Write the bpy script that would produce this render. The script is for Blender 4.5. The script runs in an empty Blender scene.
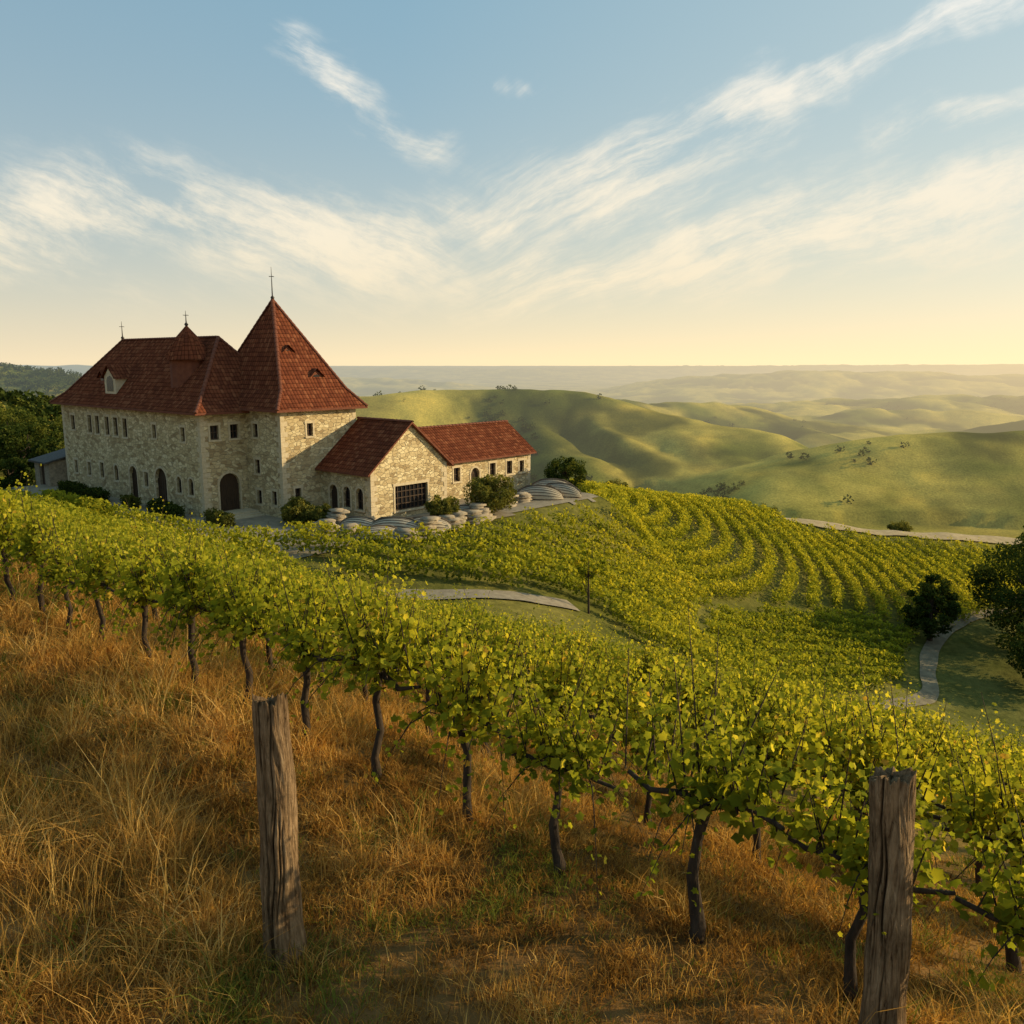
import bpy, math, random
import numpy as np
from mathutils import Vector
random.seed(5)
R = np.random.default_rng(11)
sc = bpy.context.scene
COL = sc.collection
sc.view_settings.view_transform = 'Standard'
sc.view_settings.look = 'None'
sc.view_settings.exposure = 0

# ------------------------------------------------------------------ helpers
def link(o): COL.objects.link(o); return o

def fast_mesh(name, V, F, mats, rnd=None, smooth=False, midx=None):
    V = np.asarray(V, dtype=np.float32); F = np.asarray(F, dtype=np.int32)
    me = bpy.data.meshes.new(name)
    n, k = F.shape
    me.vertices.add(len(V)); me.vertices.foreach_set('co', V.ravel())
    me.loops.add(n*k); me.loops.foreach_set('vertex_index', F.ravel())
    me.polygons.add(n); me.polygons.foreach_set('loop_start', np.arange(n, dtype=np.int32)*k)
    me.update(calc_edges=True)
    if smooth: me.polygons.foreach_set('use_smooth', np.ones(n, dtype=bool))
    if midx is not None: me.polygons.foreach_set('material_index', np.asarray(midx, dtype=np.int32))
    if rnd is not None:
        a = me.attributes.new('rnd', 'FLOAT', 'POINT'); a.data.foreach_set('value', np.asarray(rnd, dtype=np.float32))
    for m in mats: me.materials.append(m)
    return me

def mkobj(name, me, parent=None, loc=(0,0,0), rot=0, scale=1, kind=None, label=None, cat=None, group=None):
    o = bpy.data.objects.new(name, me); o.location = loc; o.rotation_euler = (0,0,rot)
    o.scale = (scale,)*3 if not hasattr(scale,'__len__') else scale
    if parent: o.parent = parent
    if kind: o['kind'] = kind
    if label: o['label'] = label
    if cat: o['category'] = cat
    if group: o['group'] = group
    return link(o)

class MB:
    def __init__(s): s.V=[]; s.F=[]; s.M=[]
    def face(s, pts, m=0):
        b=len(s.V); s.V += [tuple(p) for p in pts]; s.F.append(tuple(range(b,b+len(pts)))); s.M.append(m)
    def box(s, fr, u0,u1,v0,v1,w0,w1, m=0):
        O,d,n = fr
        def P(u,v,w): return O+d*u+Vector((0,0,v))+n*w
        p=[P(u,v,w) for w in (w0,w1) for v in (v0,v1) for u in (u0,u1)]
        for f in ((0,2,3,1),(4,5,7,6),(0,1,5,4),(2,6,7,3),(0,4,6,2),(1,3,7,5)): s.face([p[i] for i in f], m)
    def mesh(s, name, mats, uv=False, smooth=False):
        me=bpy.data.meshes.new(name); me.from_pydata(s.V,[],s.F)
        for m in mats: me.materials.append(m)
        me.polygons.foreach_set('material_index', s.M)
        if smooth: me.polygons.foreach_set('use_smooth',[True]*len(s.F))
        if uv:
            l=me.uv_layers.new(name='UVMap')
            for p in me.polygons:
                n=p.normal; u=Vector((0,0,1)).cross(n)
                u = u.normalized() if u.length>1e-4 else Vector((1,0,0))
                v=n.cross(u)
                for li in p.loop_indices:
                    c=me.vertices[me.loops[li].vertex_index].co; l.data[li].uv=(c.dot(u), c.dot(v))
        me.update(); return me

def tube(V,F,pts,rad,seg=7,wob=0.0,rs=None):
    rs = rs or random
    pts=[Vector(p) for p in pts]; base=len(V)
    for i,p in enumerate(pts):
        d=(pts[min(i+1,len(pts)-1)]-pts[max(i-1,0)]).normalized()
        a=d.cross(Vector((0.13,1,0.21))).normalized(); b=d.cross(a)
        for k in range(seg):
            t=2*math.pi*k/seg; r=rad[i]*(1+wob*rs.uniform(-1,1))
            V.append(tuple(p+a*(r*math.cos(t))+b*(r*math.sin(t))))
    for i in range(len(pts)-1):
        for k in range(seg):
            F.append((base+i*seg+k, base+i*seg+(k+1)%seg, base+(i+1)*seg+(k+1)%seg, base+(i+1)*seg+k))

def ND(t, typ, ins=None, **props):
    n=t.nodes.new(typ)
    for k,v in props.items(): setattr(n,k,v)
    for k,v in (ins or {}).items():
        if isinstance(v, bpy.types.NodeSocket): t.links.new(v, n.inputs[k])
        else: n.inputs[k].default_value = v
    return n
def MA(t, op, a, b=0.0, c=None, clamp=False):
    d={0:a,1:b}
    if c is not None: d[2]=c
    return ND(t,'ShaderNodeMath',d,operation=op,use_clamp=clamp).outputs[0]
def RAMP(t, fac, stops, interp='LINEAR'):
    n=ND(t,'ShaderNodeValToRGB',{0:fac}); cr=n.color_ramp; cr.interpolation=interp
    while len(cr.elements)<len(stops): cr.elements.new(0.5)
    for e,(p,c) in zip(cr.elements,stops): e.position=p; e.color=tuple(c)+(1,) if len(c)==3 else c
    return n.outputs[0]
def MIX(t, f, a, b, mode='MIX'):
    n=ND(t,'ShaderNodeMix',{0:f},data_type='RGBA',blend_type=mode)
    for i,v in ((6,a),(7,b)):
        if isinstance(v,bpy.types.NodeSocket): t.links.new(v,n.inputs[i])
        else: n.inputs[i].default_value=tuple(v)+(1,) if len(v)==3 else v
    return n.outputs[2]
def newmat(name):
    m=bpy.data.materials.new(name); m.use_nodes=True; t=m.node_tree; t.nodes.clear()
    return m,t,ND(t,'ShaderNodeOutputMaterial')
def NOISE(t, vec, scale, detail=4, rough=0.55, dist=0.0):
    return ND(t,'ShaderNodeTexNoise',{'Vector':vec,'Scale':scale,'Detail':detail,'Roughness':rough,'Distortion':dist}).outputs[0]

def painted_haze(t, shader):
    """distance haze painted onto the surface as emission, fixed to the site"""
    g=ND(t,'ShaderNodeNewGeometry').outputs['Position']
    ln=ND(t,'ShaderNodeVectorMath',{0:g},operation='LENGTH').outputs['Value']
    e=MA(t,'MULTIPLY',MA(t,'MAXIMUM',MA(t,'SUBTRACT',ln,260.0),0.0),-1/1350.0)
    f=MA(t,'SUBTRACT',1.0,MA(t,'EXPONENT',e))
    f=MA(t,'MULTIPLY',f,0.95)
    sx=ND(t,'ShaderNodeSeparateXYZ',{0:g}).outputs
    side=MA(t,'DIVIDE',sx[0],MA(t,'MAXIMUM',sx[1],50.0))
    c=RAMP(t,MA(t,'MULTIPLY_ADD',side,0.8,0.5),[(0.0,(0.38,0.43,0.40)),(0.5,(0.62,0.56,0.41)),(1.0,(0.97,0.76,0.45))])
    em=ND(t,'ShaderNodeEmission',{0:c,1:0.95}).outputs[0]  # surface glow in place of light scattered by haze
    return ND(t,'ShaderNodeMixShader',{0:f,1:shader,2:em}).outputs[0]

def foliage_mat(name, stops, trans=0.45, hazy=False, tcol=1.5):
    m,t,o=newmat(name)
    r=ND(t,'ShaderNodeAttribute',attribute_name='rnd').outputs['Fac']
    oi=ND(t,'ShaderNodeObjectInfo').outputs['Random']
    f=MA(t,'ADD',r,MA(t,'MULTIPLY_ADD',oi,0.16,-0.08),clamp=True)
    c=RAMP(t,f,stops)
    d=ND(t,'ShaderNodeBsdfDiffuse',{0:c}).outputs[0]
    c2=MIX(t,1.0,c,(tcol*1.1,tcol,tcol*0.55),'MULTIPLY')
    tr=ND(t,'ShaderNodeBsdfTranslucent',{0:c2}).outputs[0]
    s=ND(t,'ShaderNodeMixShader',{0:trans,1:d,2:tr}).outputs[0]
    if hazy: s=painted_haze(t,s)
    t.links.new(s,o.inputs[0]); return m

def simple_mat(name, c1, c2, scale=6, rough=0.8, bump=0.0, stretch=(1,1,1), metal=0.0):
    m,t,o=newmat(name)
    co=ND(t,'ShaderNodeTexCoord').outputs['Object']
    mp=ND(t,'ShaderNodeMapping',{0:co,3:stretch}).outputs[0]
    n=NOISE(t,mp,scale,5,0.65)
    c=RAMP(t,n,[(0.3,c1),(0.7,c2)])
    p=ND(t,'ShaderNodeBsdfPrincipled',{'Base Color':c,'Roughness':rough,'Metallic':metal,'Specular IOR Level':0.25})
    if bump: t.links.new(ND(t,'ShaderNodeBump',{'Height':n,'Strength':bump,'Distance':0.03}).outputs[0],p.inputs['Normal'])
    t.links.new(p.outputs[0],o.inputs[0]); return m

# ------------------------------------------------------------------ materials
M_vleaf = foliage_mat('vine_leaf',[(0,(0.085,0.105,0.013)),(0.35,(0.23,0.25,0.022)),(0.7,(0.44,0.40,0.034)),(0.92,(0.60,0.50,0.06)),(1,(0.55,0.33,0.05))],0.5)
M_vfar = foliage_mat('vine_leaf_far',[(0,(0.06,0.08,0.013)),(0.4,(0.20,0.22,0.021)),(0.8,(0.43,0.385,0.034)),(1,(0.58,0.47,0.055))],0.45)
M_tree = foliage_mat('tree_leaf',[(0,(0.02,0.033,0.009)),(0.5,(0.05,0.07,0.015)),(1,(0.15,0.15,0.026))],0.3)
M_bush = foliage_mat('bush_leaf',[(0,(0.05,0.06,0.015)),(0.5,(0.13,0.13,0.028)),(1,(0.28,0.24,0.05))],0.3)
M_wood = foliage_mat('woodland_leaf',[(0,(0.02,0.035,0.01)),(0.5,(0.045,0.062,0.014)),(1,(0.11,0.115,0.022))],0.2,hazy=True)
M_straw = foliage_mat('dry_grass',[(0,(0.12,0.058,0.017)),(0.3,(0.31,0.16,0.04)),(0.65,(0.60,0.335,0.083)),(0.88,(0.82,0.55,0.19)),(0.9,(0.13,0.15,0.03)),(1,(0.24,0.24,0.038))],0.4,tcol=1.2)
M_bark = simple_mat('vine_bark',(0.018,0.012,0.008),(0.075,0.05,0.032),14,0.9,0.8,(1,1,0.25))
M_iron = simple_mat('dark_iron',(0.03,0.03,0.03),(0.06,0.05,0.045),20,0.5,0,(1,1,1),0.6)
M_frame = simple_mat('window_frame_wood',(0.05,0.03,0.02),(0.10,0.06,0.035),10,0.7)
M_door = simple_mat('door_wood',(0.03,0.018,0.011),(0.08,0.045,0.023),6,0.75,0.4,(6,6,0.5))
M_trim = simple_mat('dressed_stone',(0.46,0.36,0.225),(0.63,0.51,0.34),5,0.85,0.3)
M_slab = simple_mat('grey_stone_slab',(0.18,0.14,0.10),(0.42,0.34,0.235),4,0.9,0.6)
M_hull = simple_mat('weathered_hull',(0.36,0.30,0.22),(0.62,0.53,0.39),5,0.8,0.3,(0.6,6,6))
M_hull2= simple_mat('dark_keel',(0.10,0.075,0.05),(0.18,0.135,0.095),5,0.8)
M_slate= simple_mat('dark_slate',(0.05,0.045,0.04),(0.11,0.10,0.09),5,0.8,0.4)

def glass_mat():
    m,t,o=newmat('window_glass')
    p=ND(t,'ShaderNodeBsdfPrincipled',{'Base Color':(0.012,0.012,0.014,1),'Roughness':0.2,'Specular IOR Level':0.3})
    t.links.new(p.outputs[0],o.inputs[0]); return m
M_glass=glass_mat()

def stone_mat():
    m,t,o=newmat('rubble_stone')
    co=ND(t,'ShaderNodeTexCoord').outputs['Object']
    nz=ND(t,'ShaderNodeTexNoise',{'Vector':co,'Scale':1.6,'Detail':2}).outputs['Color']
    off=ND(t,'ShaderNodeVectorMath',{0:nz,3:0.3},operation='SCALE').outputs[0]
    v=ND(t,'ShaderNodeVectorMath',{0:co,1:off},operation='ADD').outputs[0]
    v=ND(t,'ShaderNodeMapping',{0:v,3:(1,1,1.75)}).outputs[0]
    vo=ND(t,'ShaderNodeTexVoronoi',{'Vector':v,'Scale':2.5,'Randomness':0.9})
    ed=ND(t,'ShaderNodeTexVoronoi',{'Vector':v,'Scale':2.5,'Randomness':0.9},feature='DISTANCE_TO_EDGE').outputs['Distance']
    s=ND(t,'ShaderNodeSeparateColor',{0:vo.outputs['Color']}).outputs[0]
    c=RAMP(t,s,[(0,(0.35,0.255,0.145)),(0.25,(0.52,0.405,0.24)),(0.65,(0.65,0.525,0.32)),(1,(0.79,0.67,0.44))])
    n1=NOISE(t,co,9,4,0.7); n2=NOISE(t,co,0.35,4,0.6)
    c=MIX(t,1.0,c,RAMP(t,n1,[(0.25,(0.74,0.74,0.74)),(0.75,(1.15,1.14,1.1))]),'MULTIPLY')
    c=MIX(t,1.0,c,RAMP(t,n2,[(0.3,(0.86,0.82,0.76)),(0.7,(1.08,1.07,1.04))]),'MULTIPLY')
    mk=ND(t,'ShaderNodeMapRange',{0:ed,1:0.015,2:0.07,3:0.0,4:1.0}).outputs[0]
    c=MIX(t,mk,(0.40,0.31,0.19),c)
    h=MA(t,'ADD',mk,MA(t,'MULTIPLY',n1,0.5))
    b=ND(t,'ShaderNodeBump',{'Height':h,'Strength':0.8,'Distance':0.05}).outputs[0]
    p=ND(t,'ShaderNodeBsdfDiffuse',{0:c,'Normal':b})
    t.links.new(p.outputs[0],o.inputs[0]); return m
M_stone=stone_mat()

def tile_mat():
    m,t,o=newmat('clay_roof_tile')
    uv=ND(t,'ShaderNodeUVMap').outputs[0]; s=ND(t,'ShaderNodeSeparateXYZ',{0:uv}).outputs
    tv=MA(t,'DIVIDE',s[1],0.36); row=MA(t,'FLOOR',tv); fv=MA(t,'FRACT',tv)
    tu=MA(t,'DIVIDE',s[0],0.27)
    cu=MA(t,'FLOOR',tu); fu=MA(t,'FRACT',tu)
    w=ND(t,'ShaderNodeTexWhiteNoise',{'Vector':ND(t,'ShaderNodeCombineXYZ',{0:cu,1:row}).outputs[0]}).outputs['Value']
    c=RAMP(t,w,[(0,(0.122,0.037,0.020)),(0.35,(0.158,0.047,0.024)),(0.75,(0.190,0.058,0.028)),(1,(0.25,0.088,0.043))])
    co=ND(t,'ShaderNodeTexCoord').outputs['Object']
    c=MIX(t,1.0,c,RAMP(t,NOISE(t,co,0.5,4,0.65),[(0.3,(0.88,0.88,0.88)),(0.7,(1.06,1.04,1.02))]),'MULTIPLY')
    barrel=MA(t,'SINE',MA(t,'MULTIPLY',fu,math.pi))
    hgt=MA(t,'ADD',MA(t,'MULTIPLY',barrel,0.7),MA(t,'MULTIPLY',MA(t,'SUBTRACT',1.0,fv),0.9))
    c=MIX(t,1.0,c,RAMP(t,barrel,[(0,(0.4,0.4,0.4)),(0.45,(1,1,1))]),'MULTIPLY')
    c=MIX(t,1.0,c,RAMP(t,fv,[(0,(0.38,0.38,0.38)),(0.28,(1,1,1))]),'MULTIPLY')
    b=ND(t,'ShaderNodeBump',{'Height':hgt,'Strength':0.7,'Distance':0.06}).outputs[0]
    p=ND(t,'ShaderNodeBsdfDiffuse',{0:c,'Normal':b})
    t.links.new(p.outputs[0],o.inputs[0]); return m
M_tile=tile_mat()

def ground_mat():
    m,t,o=newmat('ground_surface')
    c=ND(t,'ShaderNodeAttribute',attribute_name='gcol').outputs['Color']
    co=ND(t,'ShaderNodeTexCoord').outputs['Object']
    n1=NOISE(t,co,1.3,6,0.7); n2=NOISE(t,co,0.05,6,0.62)
    c=MIX(t,1.0,c,RAMP(t,n1,[(0.3,(0.6,0.62,0.6)),(0.7,(1.35,1.3,1.25))]),'MULTIPLY')
    c=MIX(t,1.0,c,RAMP(t,n2,[(0.3,(0.66,0.72,0.68)),(0.52,(1,1,1)),(0.7,(1.38,1.27,1.12))]),'MULTIPLY')
    b=ND(t,'ShaderNodeBump',{'Height':n1,'Strength':0.6,'Distance':0.2}).outputs[0]
    p=ND(t,'ShaderNodeBsdfDiffuse',{0:c,'Normal':b}).outputs[0]
    t.links.new(painted_haze(t,p),o.inputs[0]); return m
M_ground=ground_mat()
M_gravel=simple_mat('gravel_path',(0.19,0.15,0.10),(0.33,0.27,0.185),2.5,0.95,0.5)
M_track=simple_mat('narrow_track',(0.13,0.105,0.065),(0.24,0.195,0.12),1.5,0.95,0.5)
M_dirt=simple_mat('dirt_path',(0.32,0.225,0.115),(0.50,0.37,0.20),1.5,0.95,0.5)

# ------------------------------------------------------------------ terrain
RN=np.array([0.643,0.766]); RD=np.array([0.766,-0.643])   # across / along the front rows
def vnoise(x,y,seed=0):
    xi=np.floor(x); yi=np.floor(y); xf=x-xi; yf=y-yi
    u=xf*xf*(3-2*xf); v=yf*yf*(3-2*yf)
    def hs(a,b):
        q=np.sin(a*127.1+b*311.7+seed*74.7)*43758.5453; return q-np.floor(q)
    return (hs(xi,yi)*(1-u)+hs(xi+1,yi)*u)*(1-v)+(hs(xi,yi+1)*(1-u)+hs(xi+1,yi+1)*u)*v
def fbm(x,y,oct=4,seed=0):
    s=0;a=0.5
    for i in range(oct): s=s+a*(vnoise(x,y,seed+i)-0.5); x=x*2.03+1.7; y=y*2.03+3.1; a*=0.5
    return s
def sstep(a,b,x): t=np.clip((x-a)/(b-a),0,1); return t*t*(3-2*t)
def near(s,u):
    a=np.interp(s,[-60,5.2,7.4,9.6,14,20,25,32],[-2.0,-4.1,-4.92,-5.78,-7.4,-9.7,-11.55,-13.6])
    b=np.interp(s,[-60,5.2,7.4,9.6,14,20,25,32],[-2.0,-4.1,-5.05,-6.0,-7.85,-10.2,-11.95,-12.3])
    f=sstep(5,32,-np.asarray(u,float)); return a*(1-f)+b*f
CP=[(-13.8,54,-11.1),(0,42.5,-12.9),(-10,41,-12.2),(-22,49,-11.3),(-34,60,-11.1),(0,52,-12.8),(6,43,-15.0),(8,45,-16.2),(20,55,-22.6),(27,57,-24.0),
 (28,99,-17.9),(9,89,-14.4),(19.5,67.6,-21.2),(23,81,-19.8),(8,61.5,-15.4),(3.7,65,-13.2),(44,94.6,-22.8),(45,99,-22.3),(54,101,-23.1),(63,103.5,-24.0),(36,98.3,-21.0),
 (63,107.6,-22.7),(55,105,-21.8),(47.8,103.7,-21.1),(40,103,-20.0),(36,102.8,-19.5),(36,110,-22.5),(48,112,-25),(16,92,-16.0),
 (35.5,75,-25.0),(34.6,59.7,-26.0),(43,72,-26.0),(55,90,-26.0),(24,32,-18.5),(30,20,-15.5),(45,40,-25),(60,80,-28),(70,50,-29),(36,46,-25.3),(78,109,-24.6),(80,118,-28),(95,108,-27),
 (60,150,-40),(30,135,-33),(10,112,-20),(-10,105,-14),(0,135,-27),(-40,110,-15),(-60,90,-11.5),(-60,70,-11),(-80,110,-14),(-60,140,-26),(-90,60,-8),(90,135,-38),(100,70,-33)]
for s in (17,21,25):
    for u in range(-65,46,15):
        p=RN*s+RD*u; CP.append((p[0],p[1],float(near(s,u))))
CP=np.array(CP,float)
def tps_fit(P,lam=.3):
    n=len(P); d=np.hypot(P[:,None,0]-P[None,:,0],P[:,None,1]-P[None,:,1]); K=np.where(d>0,d*d*np.log(d+1e-9),0)+np.eye(n)*lam
    A=np.zeros((n+3,n+3)); A[:n,:n]=K; A[:n,n]=1; A[:n,n+1:]=P[:,:2]; A[n,:n]=1; A[n+1:,:n]=P[:,:2].T
    return np.linalg.solve(A,np.concatenate([P[:,2],[0,0,0]]))
W=tps_fit(CP)
def tps(x,y):
    r=W[-3]+W[-2]*x+W[-1]*y
    for (px,py,_),w in zip(CP,W[:-3]):
        d2=(x-px)**2+(y-py)**2+1e-9; r=r+w*0.5*d2*np.log(d2)
    return r
RIDGES=[ ([(-160,400,-30),(-80,430,-20),(-40,450,-18),(0,460,-14),(35,455,-18),(65,440,-25),(100,415,-34),(150,385,-48)],54),
 ([(-110,370,-32),(-75,335,-36),(-40,318,-44),(-5,305,-52)],30),
 ([(0,455,-22),(10,410,-32),(28,375,-43),(40,345,-52)],25),
 ([(65,440,-28),(85,395,-37),(118,352,-50)],25),([(32,455,-22),(50,405,-34),(72,365,-48)],20),
 ([(-60,435,-22),(-45,395,-34),(-30,360,-48)],26),
 ([(10,560,-30),(70,600,-27),(150,640,-33),(230,640,-44),(300,600,-58)],58),([(100,610,-34),(120,560,-44),(160,510,-56)],34),([(170,640,-36),(200,580,-46),(225,520,-58)],34),
 ([(70,314,-55),(100,328,-44),(135,342,-36),(185,345,-30),(230,350,-28),(330,350,-26)],46),([(140,340,-38),(128,305,-48),(120,270,-58)],27),([(188,342,-34),(182,305,-45),(178,268,-58)],26),([(240,345,-32),(232,305,-43),(228,262,-55)],30),
 ([(190,450,-58),(250,455,-46),(330,460,-42),(420,460,-40)],52),
 ([(270,600,-56),(390,640,-42),(520,650,-34),(700,640,-30)],60),([(180,760,-60),(300,800,-47),(420,820,-50),(560,800,-56)],60),
 ([(60,1150,-64),(330,1000,-50),(600,1050,-44),(900,1000,-40)],110),
 ([(170,1900,-72),(418,1900,-38),(552,1900,-24),(864,1900,-27),(1140,1900,-36),(1700,1900,-38)],260),
 ([(-2600,3600,-20),(-1200,3800,-30),(0,4000,-40),(900,4300,-30),(2500,4300,-22),(4500,4300,-20)],520),
 ([(-2000,2000,-44),(-900,2100,-40),(-300,2200,-48)],220),
 ([(-700,900,-40),(-300,1000,-44),(0,1100,-52)],130),
 ([(-520,480,4),(-300,500,-3),(-240,485,-7),(-180,470,-22),(-140,440,-40)],70),
 ([(-230,190,-2),(-140,200,-7),(-112,212,-12),(-80,235,-30)],32)]
def hfar(x,y,parts=False):
    wx=x+fbm(x/60,y/60,3,61)*18; wy=y+fbm(x/60,y/60,3,71)*18
    r=np.hypot(x,y); base=-56-0.016*np.clip(r-350,0,1500)
    acc=np.zeros_like(x)
    for pts,w in RIDGES:
        num=np.zeros_like(x); best=np.full(x.shape,1e18); wsum=np.zeros_like(x)
        for (ax,ay,az),(bx,by,bz_) in zip(pts[:-1],pts[1:]):
            dx,dy=bx-ax,by-ay; t=np.clip(((wx-ax)*dx+(wy-ay)*dy)/(dx*dx+dy*dy),0,1)
            d=(wx-ax-t*dx)**2+(wy-ay-t*dy)**2
            ww=np.exp(-np.clip(d/(w*w)*3,0,60))+1e-30; num+=ww*(az+t*(bz_-az)); wsum+=ww
            best=np.minimum(best,d)
        bz=num/wsum
        hh=np.maximum(bz-base,0)*np.exp(-best/(w*w))
        k=3.5; h_=np.clip(.5+.5*(hh-acc)/k,0,1); acc=acc*(1-h_)+hh*h_+k*h_*(1-h_)*np.clip(np.minimum(acc,hh)/6,0,1)
    gul=fbm(x/48,y/48,4,3)
    amp=np.clip(acc/14,0.1,1)
    return base+acc+gul*8*amp*np.clip(r/400,0.6,2.2)+fbm(x/240,y/240,3,9)*5+fbm(x/110,y/110,2,19)*4*np.clip((r-160)/200,0,1)
CX,CY=-21.5,58.9; BX=np.array([0.753,-0.657]); BY=np.array([0.657,0.753]); GZ=-11.0
def H(x,y):
    x=np.asarray(x,float); y=np.asarray(y,float)
    s=x*RN[0]+y*RN[1]; u=x*RD[0]+y*RD[1]
    cxx=np.clip(x,-130,130); cyy=np.clip(y,-60,190)
    z=tps(cxx,cyy); f=sstep(18,26,s); zn=near(s,u); zz=zn*(1-f)+z*f
    zz=np.where(s>18,zz,zn)
    lx=(x-CX)*BX[0]+(y-CY)*BX[1]; ly=(x-CX)*BY[0]+(y-CY)*BY[1]
    dx=np.maximum(np.maximum(-26-lx,lx-13.5),0); dy=np.maximum(np.maximum(-4.5-ly,ly-27),0)
    k=1-sstep(0,7,np.hypot(dx,dy)); zz=zz*(1-k)+GZ*k
    zz=zz+fbm(x/3,y/3,3,21)*0.25*(1-k)
    d=np.hypot(x,y-50); g=sstep(95,200,d)
    return zz*(1-g)+hfar(x,y)*g
def H1(x,y): return float(H(np.array([x]),np.array([y]))[0])

N=680
def axis(c,lo,hi,A,n):
    a=math.asinh((lo-c)/A); b=math.asinh((hi-c)/A); return c+A*np.sinh(np.linspace(a,b,n))
gx=axis(8,-7000,7000,75,N); gy=axis(60,-60,12000,75,N)
X,Y=np.meshgrid(gx,gy); Z=H(X.ravel(),Y.ravel()).reshape(X.shape)
V=np.stack([X.ravel(),Y.ravel(),Z.ravel()],1)
i=np.arange(N-1); I,J=np.meshgrid(i,i); q=(J*N+I).ravel()
F=np.stack([q,q+1,q+N+1,q+N],1)
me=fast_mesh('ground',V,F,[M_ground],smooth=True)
x=X.ravel(); y=Y.ravel(); s=x*RN[0]+y*RN[1]; r=np.hypot(x,y-50)
def C(*c): return np.array(c)[None,:]
def mix(a,b,f): return a*(1-f[:,None])+b*f[:,None]
n1=np.clip(fbm(x/2.2,y/2.2,4,31)*1.6+0.5,0,1); n2=np.clip(fbm(x/60,y/60,5,41)*2.2+0.5,0,1)
dry=mix(C(0.16,0.082,0.03),C(0.30,0.17,0.06),n1)
mid=mix(C(0.105,0.105,0.024),C(0.19,0.165,0.045),n1)
hill=mix(C(0.15,0.16,0.028),C(0.44,0.345,0.075),sstep(0.2,0.75,n2))
meadow=mix(C(0.10,0.105,0.028),C(0.18,0.16,0.05),n1)
col=mix(dry,mid,sstep(8,20,s)); col=mix(col,hill,sstep(72,110,np.hypot(x,y-45)))
col=mix(col,meadow,sstep(0,8,x-36-(y-76)*0.8)*sstep(24,34,s)*(1-sstep(90,140,r)))
gu=fbm(x/48,y/48,4,3); gu2=fbm(x/22,y/30,4,8); fr_=sstep(110,180,r)
st=np.clip(np.sin(Z.ravel()*1.9+gu*9)*.5+.5,0,1)*sstep(.0,.3,n2-.3)*fr_*(r<700)
col=mix(col,col*0.66,st*.6)
col=mix(col,C(0.045,0.06,0.014),sstep(0.02,0.13,-gu)*fr_*0.78); col=mix(col,C(0.56,0.43,0.095),sstep(0.03,0.18,gu)*fr_*0.7)
col=mix(col,col*0.65,sstep(.05,.2,gu2)*fr_*.6)
a=me.attributes.new('gcol','FLOAT_COLOR','POINT'); a.data.foreach_set('color',np.concatenate([col,np.ones((len(col),1))],1).astype(np.float32).ravel())
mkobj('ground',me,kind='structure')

# paths and yard
def ribbon(name,pts,w,mat,lift=0.10):
    P=[Vector((p[0],p[1],0)) for p in pts]; out=[]
    for k in range(len(P)-1):
        p0,p1,p2,p3=P[max(k-1,0)],P[k],P[k+1],P[min(k+2,len(P)-1)]
        n=max(2,int((p2-p1).length/0.8))
        for j in range(n):
            t=j/n; out.append(0.5*((2*p1)+(p2-p0)*t+(2*p0-5*p1+4*p2-p3)*t*t+(3*p1-p0-3*p2+p3)*t**3))
    out.append(P[-1]); n=len(out); K=5; V=[]
    for k,p in enumerate(out):
        d=(out[min(k+1,n-1)]-out[max(k-1,0)]).normalized(); nn=Vector((-d.y,d.x,0))
        ww=w*(1+0.08*math.sin(k*0.37)+0.05*math.sin(k*0.9))
        for j in range(K): V.append(p+nn*ww*(j/(K-1)-0.5))
    V=np.array([(v.x,v.y,0) for v in V]); V[:,2]=H(V[:,0],V[:,1])+lift
    F=[(a*K+b,a*K+b+1,(a+1)*K+b+1,(a+1)*K+b) for a in range(n-1) for b in range(K-1)]
    return mkobj(name,fast_mesh(name,V,F,[mat],smooth=True),kind='structure')
ribbon('gravel_path',[(-7,44.0),(-4,44.4),(-1.5,45.3),(1.2,46.6),(3.6,48.2)],1.5,M_gravel)
ribbon('field_track',[(15,49.2),(20,52.0),(27,57),(32,62),(34.8,68),(39,75),(48,84),(60,90)],1.3,M_track)
ribbon('dirt_path',[(98,108),(80,109),(66,107.6),(55,105.2),(44,103.2),(36,102.6),(30,105),(25,110),(22,116)],2.8,M_dirt,.2)
lx,ly=np.meshgrid(np.arange(-29,16.01,0.5),np.arange(-6.5,29.01,0.5))
wx=CX+lx*BX[0]+ly*BY[0]; wy=CY+lx*BX[1]+ly*BY[1]
wz=H(wx.ravel(),wy.ravel()).reshape(wx.shape)+0.06
nn=fbm(wx/4,wy/4,3,77)
ins=(lx>-27+nn*6)&(lx<14.6+nn*4)&(ly>-4.6+nn*3)&(ly<27+nn*4)
V=np.stack([wx.ravel(),wy.ravel(),wz.ravel()],1); cN=lx.shape[1]; F=[]
for a_ in range(lx.shape[0]-1):
    for b_ in range(cN-1):
        if ins[a_,b_] and ins[a_+1,b_] and ins[a_,b_+1] and ins[a_+1,b_+1]:
            k=a_*cN+b_; F.append((k,k+1,k+cN+1,k+cN))
mkobj('courtyard_paving',fast_mesh('courtyard_paving',V,F,[M_gravel]),kind='structure')

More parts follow.
